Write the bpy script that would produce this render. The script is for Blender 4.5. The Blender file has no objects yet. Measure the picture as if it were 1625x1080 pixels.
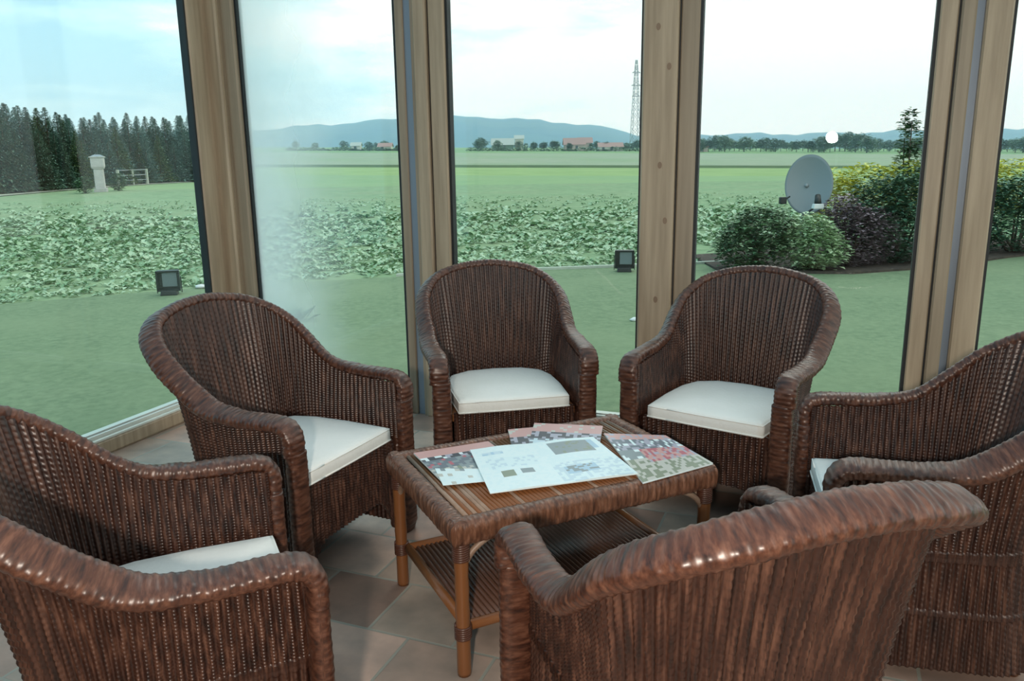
import bpy, math, random
import numpy as np
from mathutils import Vector, Matrix

# ------------------------------------------------------------------ camera, sky, light
sc = bpy.context.scene
COL = sc.collection
W, HH = 1625, 1080
CAM_F, CAM_PITCH, CAM_ROLL, CAM_H = 1277.15, 0.22567, -0.014274, 1.5
cd = bpy.data.cameras.new('camera'); cam = bpy.data.objects.new('camera', cd); COL.objects.link(cam)
cd.sensor_width = 36.0; cd.lens = 36.0*CAM_F/W; cd.clip_start = .05; cd.clip_end = 6000
cam.matrix_world = (Matrix.Translation((0, 0, CAM_H)) @ Matrix.Rotation(math.pi/2-CAM_PITCH, 4, 'X')
                    @ Matrix.Rotation(CAM_ROLL, 4, 'Z'))
sc.camera = cam
sc.view_settings.view_transform = 'Standard'; sc.view_settings.look = 'None'
sc.view_settings.gamma = 1.0; sc.view_settings.use_curve_mapping = False
sc.view_settings.exposure = 0.0
sc.cycles.max_bounces = 8; sc.cycles.transparent_max_bounces = 16
sc.cycles.sample_clamp_indirect = 6.0; sc.cycles.volume_bounces = 4

def nd(nt, t, **k):
    n = nt.nodes.new(t)
    for a, b in k.items(): setattr(n, a, b)
    return n
world = bpy.data.worlds.new('overcast_sky'); sc.world = world; world.use_nodes = True
nt = world.node_tree; nt.nodes.clear()
tc = nd(nt, 'ShaderNodeTexCoord'); mp = nd(nt, 'ShaderNodeMapping'); mp.inputs['Scale'].default_value = (1.6, 1.6, 7.0)
nt.links.new(tc.outputs['Generated'], mp.inputs['Vector'])
no = nd(nt, 'ShaderNodeTexNoise'); no.inputs['Scale'].default_value = 2.2; no.inputs['Detail'].default_value = 6
no.inputs['Roughness'].default_value = .55
nt.links.new(mp.outputs[0], no.inputs['Vector'])
sx = nd(nt, 'ShaderNodeSeparateXYZ'); nt.links.new(tc.outputs['Generated'], sx.inputs[0])
# more cloud to the right (towards the veiled sun), blue breaks to the left
md = nd(nt, 'ShaderNodeMath', operation='MULTIPLY_ADD'); md.inputs[1].default_value = .42; nt.links.new(sx.outputs['X'], md.inputs[0])
nt.links.new(no.outputs['Fac'], md.inputs[2])
rp = nd(nt, 'ShaderNodeValToRGB'); e = rp.color_ramp.elements
e[0].position = .26; e[0].color = (.36, .64, .80, 1); e[1].position = .52; e[1].color = (.96, 1.0, 1.0, 1)
e.new(.40).color = (.58, .86, .94, 1)
nt.links.new(md.outputs[0], rp.inputs['Fac'])
bg = nd(nt, 'ShaderNodeBackground'); bg.inputs['Strength'].default_value = 1.42
wo = nd(nt, 'ShaderNodeOutputWorld')
nt.links.new(rp.outputs[0], bg.inputs['Color']); nt.links.new(bg.outputs[0], wo.inputs[0])

# veiled sun, high behind the clouds
sd = bpy.data.lights.new('sun', 'SUN'); sd.energy = .5; sd.angle = math.radians(25); sd.color = (1, .97, .9)
so = bpy.data.objects.new('sun', sd); COL.objects.link(so)
so.rotation_euler = (math.radians(-38), math.radians(18), 0)
# added stand-in for the camera flash, behind the photographer, turned to the seats
ld = bpy.data.lights.new('flash_stand_in_light', 'AREA'); ld.shape = 'DISK'; ld.size = .11; ld.energy = 64; ld.color = (1, .88, .76)
lo = bpy.data.objects.new('flash_stand_in_light', ld); COL.objects.link(lo)
FLASH_POS = Vector((-.20, -.50, 1.63)); lo.location = FLASH_POS
lo.rotation_euler = (Vector((.35, 3.0, .75))-FLASH_POS).to_track_quat('-Z', 'Y').to_euler()

# ------------------------------------------------------------------ helpers
R_ = math.radians
def ray(u, w):
    c, s = math.cos(CAM_ROLL), math.sin(CAM_ROLL); a = u-W/2; b = w-HH/2
    px = a*c+b*s; py = -a*s+b*c
    x = px/CAM_F; up = -py/CAM_F
    return np.array([x, math.cos(CAM_PITCH)+up*math.sin(CAM_PITCH), -math.sin(CAM_PITCH)+up*math.cos(CAM_PITCH)])
def at_y(u, w, y):
    r = ray(u, w); t = y/r[1]; return r[0]*t, CAM_H+r[2]*t
def tag(o, label=None, cat=None, group=None, kind=None):
    if label: o['label'] = label
    if cat: o['category'] = cat
    if group: o['group'] = group
    if kind: o['kind'] = kind
    return o
def empty(name, loc=(0, 0, 0), rz=0, **k):
    o = bpy.data.objects.new(name, None); COL.objects.link(o)
    o.location = loc; o.rotation_euler = (0, 0, rz); o.empty_display_size = .1
    return tag(o, **k)
def mesh(name, V, F, mat, parent=None, smooth=False, uv=None, mi=None, loc=None, **k):
    me = bpy.data.meshes.new(name)
    V = np.asarray(V, dtype=np.float32)
    if isinstance(F, np.ndarray):
        n = F.shape[1]
        me.vertices.add(len(V)); me.vertices.foreach_set('co', V.ravel())
        me.loops.add(F.size); me.loops.foreach_set('vertex_index', F.astype(np.int32).ravel())
        me.polygons.add(len(F)); me.polygons.foreach_set('loop_start', np.arange(0, F.size, n, dtype=np.int32))
        try: me.polygons.foreach_set('loop_total', np.full(len(F), n, dtype=np.int32))
        except Exception: pass
        me.update(calc_edges=True)
    else:
        me.from_pydata([tuple(map(float, v)) for v in V], [], F)
    mats = mat if isinstance(mat, (list, tuple)) else [mat]
    for m in mats: me.materials.append(m)
    if smooth: me.polygons.foreach_set('use_smooth', np.ones(len(me.polygons), dtype=bool))
    if mi is not None: me.polygons.foreach_set('material_index', np.asarray(mi, dtype=np.int32))
    if uv is not None:
        l = me.uv_layers.new(name='UVMap'); idx = np.empty(len(me.loops), dtype=np.int32)
        me.loops.foreach_get('vertex_index', idx)
        l.data.foreach_set('uv', np.asarray(uv, dtype=np.float32)[idx].ravel())
    me.update()
    o = bpy.data.objects.new(name, me); COL.objects.link(o)
    if parent: o.parent = parent
    if loc is not None: o.location = loc
    return tag(o, **k)
class MB:
    def __init__(s): s.V = []; s.F = []; s.M = []
    def add(s, V, F, m=0):
        b = len(s.V); s.V += [tuple(v) for v in V]; s.F += [tuple(i+b for i in f) for f in F]; s.M += [m]*len(F); return s
    def box(s, c, d, rz=0, m=0, taper=1.0, bev=0.0):
        x, y, z = [q/2 for q in d]; cs, sn = math.cos(rz), math.sin(rz)
        def ring(zz, k, ins):
            pts = []
            a, b = x*k-ins, y*k-ins; q = bev if ins == 0 else 0
            if bev > 0:
                q = max(bev-ins, bev*.3)
                loop = [(a-q, -b), (a, -b+q), (a, b-q), (a-q, b), (-a+q, b), (-a, b-q), (-a, -b+q), (-a+q, -b)]
            else: loop = [(a, -b), (a, b), (-a, b), (-a, -b)]
            return [(c[0]+p*cs-r*sn, c[1]+p*sn+r*cs, c[2]+zz) for p, r in loop]
        if bev > 0: R = [ring(-z, 1, bev*.6), ring(-z+bev, 1, 0), ring(z-bev, taper, 0), ring(z, taper, bev*.6)]
        else: R = [ring(-z, 1, 0), ring(z, taper, 0)]
        n = len(R[0]); V = [v for r in R for v in r]; F = [tuple(range(n))[::-1], tuple(range(len(V)-n, len(V)))]
        for k in range(len(R)-1):
            for i in range(n): F.append((k*n+i, k*n+(i+1) % n, (k+1)*n+(i+1) % n, (k+1)*n+i))
        return s.add(V, F, m)
    def tube(s, P, r, n=8, m=0, flat=1.0):
        P = [Vector(p) for p in P]; rr = r if isinstance(r, (list, tuple)) else [r]*len(P); V = []; F = []
        prev = None
        for i, p in enumerate(P):
            t = (P[min(i+1, len(P)-1)]-P[max(i-1, 0)]).normalized()
            if prev is None: a = t.orthogonal().normalized()
            else: a = (prev-t*prev.dot(t)).normalized()
            prev = a; b = t.cross(a)
            for k in range(n):
                th = 2*math.pi*k/n; V.append(p+(a*math.cos(th)+b*math.sin(th)*flat)*rr[i])
        for i in range(len(P)-1):
            for k in range(n): F.append((i*n+k, i*n+(k+1) % n, (i+1)*n+(k+1) % n, (i+1)*n+k))
        F.append(tuple(range(n))[::-1]); F.append(tuple(range(len(V)-n, len(V))))
        return s.add(V, F, m)
    def prism(s, poly, z0, z1, m=0):
        n = len(poly); V = [(x, y, z0) for x, y in poly]+[(x, y, z1) for x, y in poly]
        F = [tuple(range(n))[::-1], tuple(range(n, 2*n))]+[(i, (i+1) % n, n+(i+1) % n, n+i) for i in range(n)]
        return s.add(V, F, m)
    def build(s, name, mat, parent=None, smooth=False, **k):
        return mesh(name, s.V, s.F, mat, parent, smooth, mi=s.M, **k)
def copy_tree(o, parent=None):
    c = o.copy(); COL.objects.link(c)
    if parent: c.parent = parent
    for ch in list(o.children): copy_tree(ch, c)
    return c
def catmull(P, n=16):
    P = np.array(P, float); P = np.vstack([2*P[0]-P[1], P, 2*P[-1]-P[-2]]); o = []
    t = np.linspace(0, 1, n, endpoint=False)[:, None]
    for i in range(1, len(P)-2):
        a, b, c, d = P[i-1:i+3]
        o.append(.5*((2*b)+(c-a)*t+(2*a-5*b+4*c-d)*t**2+(-a+3*b-3*c+d)*t**3))
    o.append(P[-2][None]); return np.vstack(o)
def resample(C, n):
    L = np.r_[0, np.cumsum(np.linalg.norm(np.diff(C, axis=0), axis=1))]
    t = np.linspace(0, L[-1], n); return np.stack([np.interp(t, L, C[:, k]) for k in range(3)], 1), L[-1]

# ------------------------------------------------------------------ materials
def mat(name, col=(.5, .5, .5), rough=.6, spec=.5, metal=0, var=None, scale=8., detail=4, bump=0., bscale=None,
        coat=0, coord='Object', stretch=(1, 1, 1), sub=0, ramp=(.3, .7)):
    m = bpy.data.materials.new(name); m.use_nodes = True; t = m.node_tree; b = t.nodes['Principled BSDF']
    b.inputs['Base Color'].default_value = (*col, 1); b.inputs['Roughness'].default_value = rough
    b.inputs['Metallic'].default_value = metal; b.inputs['Specular IOR Level'].default_value = spec
    b.inputs['Coat Weight'].default_value = coat; b.inputs['Coat Roughness'].default_value = .25
    if var is not None or bump:
        c = nd(t, 'ShaderNodeTexCoord'); mp = nd(t, 'ShaderNodeMapping'); mp.inputs['Scale'].default_value = stretch
        t.links.new(c.outputs[coord], mp.inputs['Vector'])
    if var is not None:
        n = nd(t, 'ShaderNodeTexNoise'); n.inputs['Scale'].default_value = scale; n.inputs['Detail'].default_value = detail
        t.links.new(mp.outputs[0], n.inputs['Vector'])
        r = nd(t, 'ShaderNodeValToRGB'); r.color_ramp.elements[0].color = (*col, 1); r.color_ramp.elements[1].color = (*var, 1)
        r.color_ramp.elements[0].position, r.color_ramp.elements[1].position = ramp
        t.links.new(n.outputs['Fac'], r.inputs['Fac']); t.links.new(r.outputs[0], b.inputs['Base Color'])
    if bump:
        n2 = nd(t, 'ShaderNodeTexNoise'); n2.inputs['Scale'].default_value = bscale or scale*3; n2.inputs['Detail'].default_value = 4
        t.links.new(mp.outputs[0], n2.inputs['Vector']); bp = nd(t, 'ShaderNodeBump'); bp.inputs['Strength'].default_value = bump
        bp.inputs['Distance'].default_value = .01
        t.links.new(n2.outputs['Fac'], bp.inputs['Height']); t.links.new(bp.outputs[0], b.inputs['Normal'])
    return m

def wicker_mat(name, dark, mid, light, rough=.38, su=1., sv=1.):
    m = bpy.data.materials.new(name); m.use_nodes = True; t = m.node_tree; b = t.nodes['Principled BSDF']
    b.inputs['Roughness'].default_value = rough; b.inputs['Coat Weight'].default_value = .12; b.inputs['Coat Roughness'].default_value = .3
    uv = nd(t, 'ShaderNodeTexCoord')
    mp = nd(t, 'ShaderNodeMapping'); mp.inputs['Scale'].default_value = (su, sv, 1); t.links.new(uv.outputs['UV'], mp.inputs['Vector'])
    n = nd(t, 'ShaderNodeTexNoise'); n.inputs['Scale'].default_value = 1.0; n.inputs['Detail'].default_value = 3; n.inputs['Roughness'].default_value = .7
    t.links.new(mp.outputs[0], n.inputs['Vector'])
    r = nd(t, 'ShaderNodeValToRGB'); e = r.color_ramp.elements
    e[0].position = .33; e[0].color = (*dark, 1); e[1].position = .68; e[1].color = (*light, 1); e.new(.5).color = (*mid, 1)
    t.links.new(n.outputs['Fac'], r.inputs['Fac']); t.links.new(r.outputs[0], b.inputs['Base Color'])
    return m
M = {}
M['wicker'] = wicker_mat('brown_wicker', (.012, .0052, .004), (.040, .0148, .009), (.118, .054, .034), su=1.7, sv=.05)
M['braid'] = wicker_mat('brown_wicker_braid', (.026, .010, .007), (.078, .029, .0165), (.150, .066, .040), su=1.0, sv=.6)
M['braid_light'] = wicker_mat('table_edge_wicker', (.055, .022, .013), (.13, .055, .030), (.24, .115, .07), su=1.0, sv=.6)
M['shelf_wicker'] = wicker_mat('table_shelf_wicker', (.045, .02, .012), (.10, .045, .027), (.17, .08, .05), su=3, sv=5)
M['cane'] = wicker_mat('polished_cane', (.10, .035, .012), (.20, .078, .027), (.31, .14, .06), rough=.3, su=3, sv=6)
M['cane_pale'] = mat('pale_cane', (.22, .14, .095), .45, var=(.34, .25, .19), scale=14, stretch=(1, 1, 1))
M['cushion'] = mat('cream_cotton', (.78, .80, .76), .85, spec=.2, var=(.84, .85, .82), scale=5, bump=.15, bscale=60)
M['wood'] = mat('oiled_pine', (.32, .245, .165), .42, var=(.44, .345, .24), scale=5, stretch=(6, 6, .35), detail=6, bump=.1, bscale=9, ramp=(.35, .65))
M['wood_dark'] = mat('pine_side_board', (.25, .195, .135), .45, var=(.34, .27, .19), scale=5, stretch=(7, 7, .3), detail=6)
M['wood_knot'] = mat('pine_knot', (.235, .155, .10), .5)
M['gasket'] = mat('black_rubber_seal', (.012, .016, .018), .6)
M['alu'] = mat('grey_blue_aluminium', (.22, .27, .33), .4, metal=.3)
M['white_seal'] = mat('white_glazing_bead', (.66, .68, .62), .5)
M['plaster'] = mat('cream_plaster', (.42, .36, .29), .9, var=(.46, .40, .33), scale=3)
M['black'] = mat('black_plastic', (.015, .022, .022), .45)
M['lens'] = mat('floodlight_glass', (.16, .20, .22), .12, spec=.8)
M['stone'] = mat('weathered_white_stone', (.55, .55, .53), .9, var=(.42, .42, .40), scale=2.5)
M['concrete'] = mat('pale_concrete', (.42, .48, .40), .9, var=(.52, .56, .48), scale=6)
M['steel'] = mat('galvanised_steel', (.30, .34, .36), .5, metal=.4)
M['dish'] = mat('grey_painted_dish', (.20, .245, .26), .45, var=(.22, .26, .275), scale=2)
M['white'] = mat('white_plastic', (.75, .77, .76), .4)
M['trunk'] = mat('grey_brown_bark', (.09, .07, .055), .9, var=(.14, .11, .09), scale=9)

def glass_mat(name, tint=(.95, .985, .97), fres=1.45, haze=None):
    m = bpy.data.materials.new(name); m.use_nodes = True; t = m.node_tree; t.nodes.clear()
    o = nd(t, 'ShaderNodeOutputMaterial'); tr = nd(t, 'ShaderNodeBsdfTransparent'); tr.inputs[0].default_value = (*tint, 1)
    gl = nd(t, 'ShaderNodeBsdfGlossy'); gl.inputs['Roughness'].default_value = .0; gl.inputs['Color'].default_value = (1, 1, 1, 1)
    lw = nd(t, 'ShaderNodeLayerWeight'); lw.inputs['Blend'].default_value = .5
    pw = nd(t, 'ShaderNodeMath', operation='POWER'); pw.inputs[1].default_value = 5; t.links.new(lw.outputs['Facing'], pw.inputs[0])
    fr = nd(t, 'ShaderNodeMath', operation='MULTIPLY_ADD'); fr.inputs[1].default_value = .6; fr.inputs[2].default_value = .022; t.links.new(pw.outputs[0], fr.inputs[0])
    mx = nd(t, 'ShaderNodeMixShader'); t.links.new(fr.outputs[0], mx.inputs[0]); t.links.new(tr.outputs[0], mx.inputs[1]); t.links.new(gl.outputs[0], mx.inputs[2])
    last = mx
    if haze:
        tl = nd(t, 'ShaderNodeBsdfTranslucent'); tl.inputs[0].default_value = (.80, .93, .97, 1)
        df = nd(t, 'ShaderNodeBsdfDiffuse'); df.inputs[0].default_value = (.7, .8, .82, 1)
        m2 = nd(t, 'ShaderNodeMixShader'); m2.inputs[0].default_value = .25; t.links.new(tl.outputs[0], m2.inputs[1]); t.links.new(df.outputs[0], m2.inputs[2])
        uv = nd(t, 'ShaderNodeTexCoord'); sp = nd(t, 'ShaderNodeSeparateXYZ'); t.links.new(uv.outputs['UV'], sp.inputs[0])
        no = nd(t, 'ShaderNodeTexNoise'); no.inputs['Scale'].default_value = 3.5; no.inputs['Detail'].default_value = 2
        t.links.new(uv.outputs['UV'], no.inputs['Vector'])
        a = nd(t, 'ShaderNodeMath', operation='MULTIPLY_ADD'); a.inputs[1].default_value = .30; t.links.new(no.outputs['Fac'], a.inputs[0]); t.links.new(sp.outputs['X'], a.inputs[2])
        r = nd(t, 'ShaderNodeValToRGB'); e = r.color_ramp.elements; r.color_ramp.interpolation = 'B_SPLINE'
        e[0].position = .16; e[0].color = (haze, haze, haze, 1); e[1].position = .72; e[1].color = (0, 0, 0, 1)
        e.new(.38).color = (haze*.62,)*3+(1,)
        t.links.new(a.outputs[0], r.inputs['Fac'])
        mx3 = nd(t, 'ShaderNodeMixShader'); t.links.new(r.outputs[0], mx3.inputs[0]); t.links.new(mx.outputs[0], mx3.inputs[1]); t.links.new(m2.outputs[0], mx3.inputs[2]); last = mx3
    t.links.new(last.outputs[0], o.inputs[0]); return m
M['glass'] = glass_mat('window_glass')
M['glass_haze'] = glass_mat('whitened_window_glass', haze=.62)  # whitish translucent layer, densest at the left edge, fading to the right
M['roof_glass'] = glass_mat('roof_glass', tint=(.76, .80, .82))

def tile_mat():
    m = bpy.data.materials.new('terracotta_floor_tiles'); m.use_nodes = True; t = m.node_tree; b = t.nodes['Principled BSDF']
    c = nd(t, 'ShaderNodeTexCoord'); br = nd(t, 'ShaderNodeTexBrick'); br.offset = .5
    for k, v in dict(Scale=1.0).items(): br.inputs[k].default_value = v
    br.inputs['Brick Width'].default_value = .30; br.inputs['Row Height'].default_value = .30
    br.inputs['Mortar Size'].default_value = .006; br.inputs['Mortar Smooth'].default_value = .3; br.inputs['Bias'].default_value = 0
    br.inputs['Color1'].default_value = (0, 0, 0, 1); br.inputs['Color2'].default_value = (1, 1, 1, 1); br.inputs['Mortar'].default_value = (.5, .5, .5, 1)
    t.links.new(c.outputs['Object'], br.inputs['Vector'])
    r = nd(t, 'ShaderNodeValToRGB'); e = r.color_ramp.elements; e[0].color = (.22, .155, .125, 1); e[1].color = (.46, .31, .25, 1)
    for p, q in ((.25, (.38, .28, .23)), (.5, (.31, .265, .22)), (.75, (.45, .365, .31))): e.new(p).color = (*q, 1)
    t.links.new(br.outputs['Color'], r.inputs['Fac'])
    n = nd(t, 'ShaderNodeTexNoise'); n.inputs['Scale'].default_value = 7; n.inputs['Detail'].default_value = 6; t.links.new(c.outputs['Object'], n.inputs['Vector'])
    r2 = nd(t, 'ShaderNodeValToRGB'); r2.color_ramp.elements[0].position = .3; r2.color_ramp.elements[1].position = .7
    r2.color_ramp.elements[0].color = (.70, .72, .72, 1); r2.color_ramp.elements[1].color = (1.18, 1.1, 1.06, 1); t.links.new(n.outputs['Fac'], r2.inputs['Fac'])
    mx = nd(t, 'ShaderNodeMix', data_type='RGBA', blend_type='MULTIPLY'); mx.inputs[0].default_value = 1
    t.links.new(r.outputs[0], mx.inputs[6]); t.links.new(r2.outputs[0], mx.inputs[7])
    mm = nd(t, 'ShaderNodeMix', data_type='RGBA'); t.links.new(br.outputs['Fac'], mm.inputs[0]); t.links.new(mx.outputs[2], mm.inputs[6])
    mm.inputs[7].default_value = (.27, .27, .23, 1); t.links.new(mm.outputs[2], b.inputs['Base Color'])
    b.inputs['Roughness'].default_value = .42; b.inputs['Specular IOR Level'].default_value = .35
    bp = nd(t, 'ShaderNodeBump'); bp.inputs['Strength'].default_value = .35; bp.inputs['Distance'].default_value = .004
    iv = nd(t, 'ShaderNodeMath', operation='SUBTRACT'); iv.inputs[0].default_value = 1; t.links.new(br.outputs['Fac'], iv.inputs[1])
    t.links.new(iv.outputs[0], bp.inputs['Height']); t.links.new(bp.outputs[0], b.inputs['Normal'])
    return m
M['tile'] = tile_mat()

def ground_mat(name, a, b_, scale, c=None, scale2=.4, rough=.95):
    m = bpy.data.materials.new(name); m.use_nodes = True; t = m.node_tree; b = t.nodes['Principled BSDF']
    b.inputs['Roughness'].default_value = rough; b.inputs['Specular IOR Level'].default_value = .15
    cc = nd(t, 'ShaderNodeTexCoord'); n = nd(t, 'ShaderNodeTexNoise'); n.inputs['Scale'].default_value = scale; n.inputs['Detail'].default_value = 8
    n.inputs['Roughness'].default_value = .7
    t.links.new(cc.outputs['Object'], n.inputs['Vector'])
    r = nd(t, 'ShaderNodeValToRGB'); e = r.color_ramp.elements; e[0].position = .36; e[0].color = (*a, 1); e[1].position = .64; e[1].color = (*b_, 1)
    t.links.new(n.outputs['Fac'], r.inputs['Fac']); out = r.outputs[0]
    if c:
        n2 = nd(t, 'ShaderNodeTexNoise'); n2.inputs['Scale'].default_value = scale2; n2.inputs['Detail'].default_value = 3; t.links.new(cc.outputs['Object'], n2.inputs['Vector'])
        r2 = nd(t, 'ShaderNodeValToRGB'); r2.color_ramp.elements[0].position = .45; r2.color_ramp.elements[1].position = .65
        r2.color_ramp.elements[0].color = (0, 0, 0, 1); r2.color_ramp.elements[1].color = (.6, .6, .6, 1); t.links.new(n2.outputs['Fac'], r2.inputs['Fac'])
        mx = nd(t, 'ShaderNodeMix', data_type='RGBA'); t.links.new(r2.outputs[0], mx.inputs[0]); t.links.new(out, mx.inputs[6]); mx.inputs[7].default_value = (*c, 1); out = mx.outputs[2]
    t.links.new(out, b.inputs['Base Color']); return m
M['lawn'] = ground_mat('mown_lawn', (.150, .215, .125), (.215, .29, .17), 14, (.22, .29, .17), .8)
M['soil'] = ground_mat('beet_field_ground', (.18, .28, .15), (.28, .39, .22), 2.2, (.26, .33, .19), .25)
M['beet_far'] = ground_mat('distant_beet_rows', (.22, .34, .17), (.27, .40, .20), .5, (.28, .38, .19), .05)
M['meadow'] = ground_mat('bright_meadow', (.25, .37, .15), (.31, .43, .19), .15)
M['ditch'] = ground_mat('dark_ditch_growth', (.06, .11, .05), (.10, .16, .07), .3)
M['ripe'] = ground_mat('ripening_crop', (.27, .34, .23), (.34, .39, .28), .12, (.24, .35, .19), .03)
M['far_green'] = ground_mat('far_pasture', (.17, .30, .13), (.24, .38, .18), .05)
M['track'] = ground_mat('gravel_track', (.42, .46, .36), (.52, .56, .45), 1.2)
M['bed'] = ground_mat('mulched_bed', (.055, .05, .045), (.10, .08, .065), 9)
M['hill'] = ground_mat('hazy_wooded_hill', (.05, .15, .21), (.08, .20, .25), .02, (.09, .20, .22), .006)  # blue of aerial haze is put into the hill's own colour
def leaf_mat(name, a, b_, scale=6, rough=.55, trans=.25):
    m = mat(name, a, rough, spec=.3, var=b_, scale=scale, detail=2, ramp=(.4, .6))
    return m
M['leaf_dark'] = leaf_mat('dark_shrub_leaves', (.05, .125, .065), (.17, .30, .15))
M['leaf_light'] = leaf_mat('light_shrub_leaves', (.34, .50, .28), (.55, .68, .44))
M['leaf_purple'] = leaf_mat('purple_barberry_leaves', (.15, .12, .14), (.30, .24, .27))
M['leaf_hedge'] = leaf_mat('hedge_leaves', (.055, .15, .10), (.13, .27, .155))
M['leaf_yellow'] = leaf_mat('yellow_shrub_leaves', (.50, .55, .08), (.80, .76, .14))
M['leaf_beet'] = leaf_mat('beet_leaves', (.22, .37, .20), (.44, .58, .39), scale=3.5)
M['conifer_dark'] = leaf_mat('dark_conifer_needles', (.06, .135, .10), (.12, .22, .15), scale=2)
M['conifer_blue'] = leaf_mat('blue_green_conifer_needles', (.11, .22, .19), (.19, .32, .27), scale=2)  # bluish aerial haze over the wood put into the needle colour
M['conifer_olive'] = leaf_mat('olive_conifer_needles', (.08, .14, .055), (.15, .23, .10), scale=2)
M['tree_far'] = leaf_mat('distant_tree_leaves', (.10, .19, .15), (.17, .28, .20), scale=.8)  # distance haze mixed into both far-tree leaf colours
M['tree_far2'] = leaf_mat('distant_pale_tree_leaves', (.15, .26, .17), (.22, .34, .22), scale=.8)

# ------------------------------------------------------------------ the room
# plan frame of the glazed front wall: s along it, d into the room
WU = np.array([.9317, -.3634]); WN = np.array([.3634, .9317]); WO = np.array([0., 4.42])
WANG = math.atan2(WU[1], WU[0])
def wp(s, d): q = WO+s*WU-d*WN; return float(q[0]), float(q[1])
S0, S1, DEPTH, ZC = -2.02, 3.62, 7.2, 2.72
def poly_wp(L): return [wp(*p) for p in L]
rf = MB()
fl = mesh('floor', [(S0-.1, .12, 0), (S1+.1, .12, 0), (S1+.1, -DEPTH, 0), (S0-.1, -DEPTH, 0),
                    (S0-.1, .12, -.12), (S1+.1, .12, -.12), (S1+.1, -DEPTH, -.12), (S0-.1, -DEPTH, -.12)],
          [(0, 3, 2, 1), (4, 5, 6, 7), (0, 1, 5, 4), (1, 2, 6, 5), (2, 3, 7, 6), (3, 0, 4, 7)], M['tile'], kind='structure')
fl.location = (WO[0], WO[1], 0); fl.rotation_euler = (0, 0, WANG)

def post(name, s0, s1, d0, d1, strip=None, knots=()):
    """corner or intermediate timber post with stepped sashes; s0..s1 outer extent, strip = grey metal channel (offset, width)"""
    root = empty(name, (*wp((s0+s1)/2, (d0+d1)/2), 0), 0, kind='structure')
    root['label'] = 'vertical pine window post'
    return root
def boxwp(mb, s0, s1, d0, d1, z0, z1, bev=.0, m=0):
    c = wp((s0+s1)/2, (d0+d1)/2); mb.box((c[0], c[1], (z0+z1)/2), (abs(s1-s0), abs(d1-d0), z1-z0), WANG, m, 1.0, bev); return mb
def trim(name, fn, matl):
    mb = MB(); fn(mb); return mb.build(name, matl, kind='structure')
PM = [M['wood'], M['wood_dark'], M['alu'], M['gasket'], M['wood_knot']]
def mid_post(name, a, b, strip):
    w = b-a; mb = MB()
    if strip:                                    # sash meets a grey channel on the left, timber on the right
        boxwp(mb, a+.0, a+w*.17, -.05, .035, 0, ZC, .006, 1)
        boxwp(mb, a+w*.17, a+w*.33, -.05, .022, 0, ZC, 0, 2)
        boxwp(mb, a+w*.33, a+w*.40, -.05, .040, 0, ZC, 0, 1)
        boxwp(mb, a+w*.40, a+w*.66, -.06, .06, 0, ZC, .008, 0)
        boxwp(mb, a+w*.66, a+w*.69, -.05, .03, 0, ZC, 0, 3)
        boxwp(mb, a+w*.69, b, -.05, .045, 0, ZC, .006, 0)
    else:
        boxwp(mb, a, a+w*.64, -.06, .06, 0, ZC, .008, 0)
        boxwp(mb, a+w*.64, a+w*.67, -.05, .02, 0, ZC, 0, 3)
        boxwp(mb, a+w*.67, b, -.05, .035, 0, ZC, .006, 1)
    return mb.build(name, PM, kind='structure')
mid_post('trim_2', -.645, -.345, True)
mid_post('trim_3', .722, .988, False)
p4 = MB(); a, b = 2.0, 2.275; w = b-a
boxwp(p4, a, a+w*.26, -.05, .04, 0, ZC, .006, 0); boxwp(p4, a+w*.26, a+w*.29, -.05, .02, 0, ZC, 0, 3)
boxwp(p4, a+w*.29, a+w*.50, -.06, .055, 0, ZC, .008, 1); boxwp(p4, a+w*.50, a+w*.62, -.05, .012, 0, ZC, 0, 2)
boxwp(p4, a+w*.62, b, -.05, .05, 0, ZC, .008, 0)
p4.build('trim_4', PM, kind='structure')
# corner post 1: L of two sashes around a square post
p1 = MB()
boxwp(p1, -1.90, -1.78, -.06, .10, 0, ZC, .01, 0); boxwp(p1, -1.785, -1.70, -.05, .055, 0, ZC, .008, 1)
boxwp(p1, -1.94, -1.865, .05, .235, 0, ZC, .008, 0); boxwp(p1, -1.80, -1.775, .03, .075, 0, ZC, 0, 1)
p1.build('trim_1', PM, kind='structure')
p5 = MB(); boxwp(p5, 3.32, 3.60, -.06, .10, 0, ZC, .01, 0); p5.build('trim_5', PM, kind='structure')
p6 = MB(); boxwp(p6, -1.96, -1.86, 2.05, 2.31, 0, ZC, .01, 0); p6.build('trim_6', PM, kind='structure')
p7 = MB(); boxwp(p7, 3.52, 3.62, 2.05, 2.31, 0, ZC, .01, 0); p7.build('trim_7', PM, kind='structure')
# knots on the third post
kn = MB()
for (u, v) in ((1045, 42), (1062, 105), (1047, 262), (1055, 350), (1040, 475)):
    r = ray(u, v); t_ = (WO@WN-.0605)/(r[:2]@WN); p = r*t_; c = Vector((p[0], p[1], CAM_H+p[2]))
    U = Vector((WU[0], WU[1], 0)); V_ = []
    for k in range(10):
        th = k*.628; V_.append(c+U*math.cos(th)*.011+Vector((0, 0, 1))*math.sin(th)*.017)
    kn.add([v-Vector((WN[0], WN[1], 0))*.001 for v in V_]+[v+Vector((WN[0], WN[1], 0))*.004 for v in V_],
           [tuple(range(10))]+[(i, (i+1) % 10, 10+(i+1) % 10, 10+i) for i in range(10)])
ko = kn.build('knots', M['wood_knot']); ko.parent = bpy.data.objects['trim_3']

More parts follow.
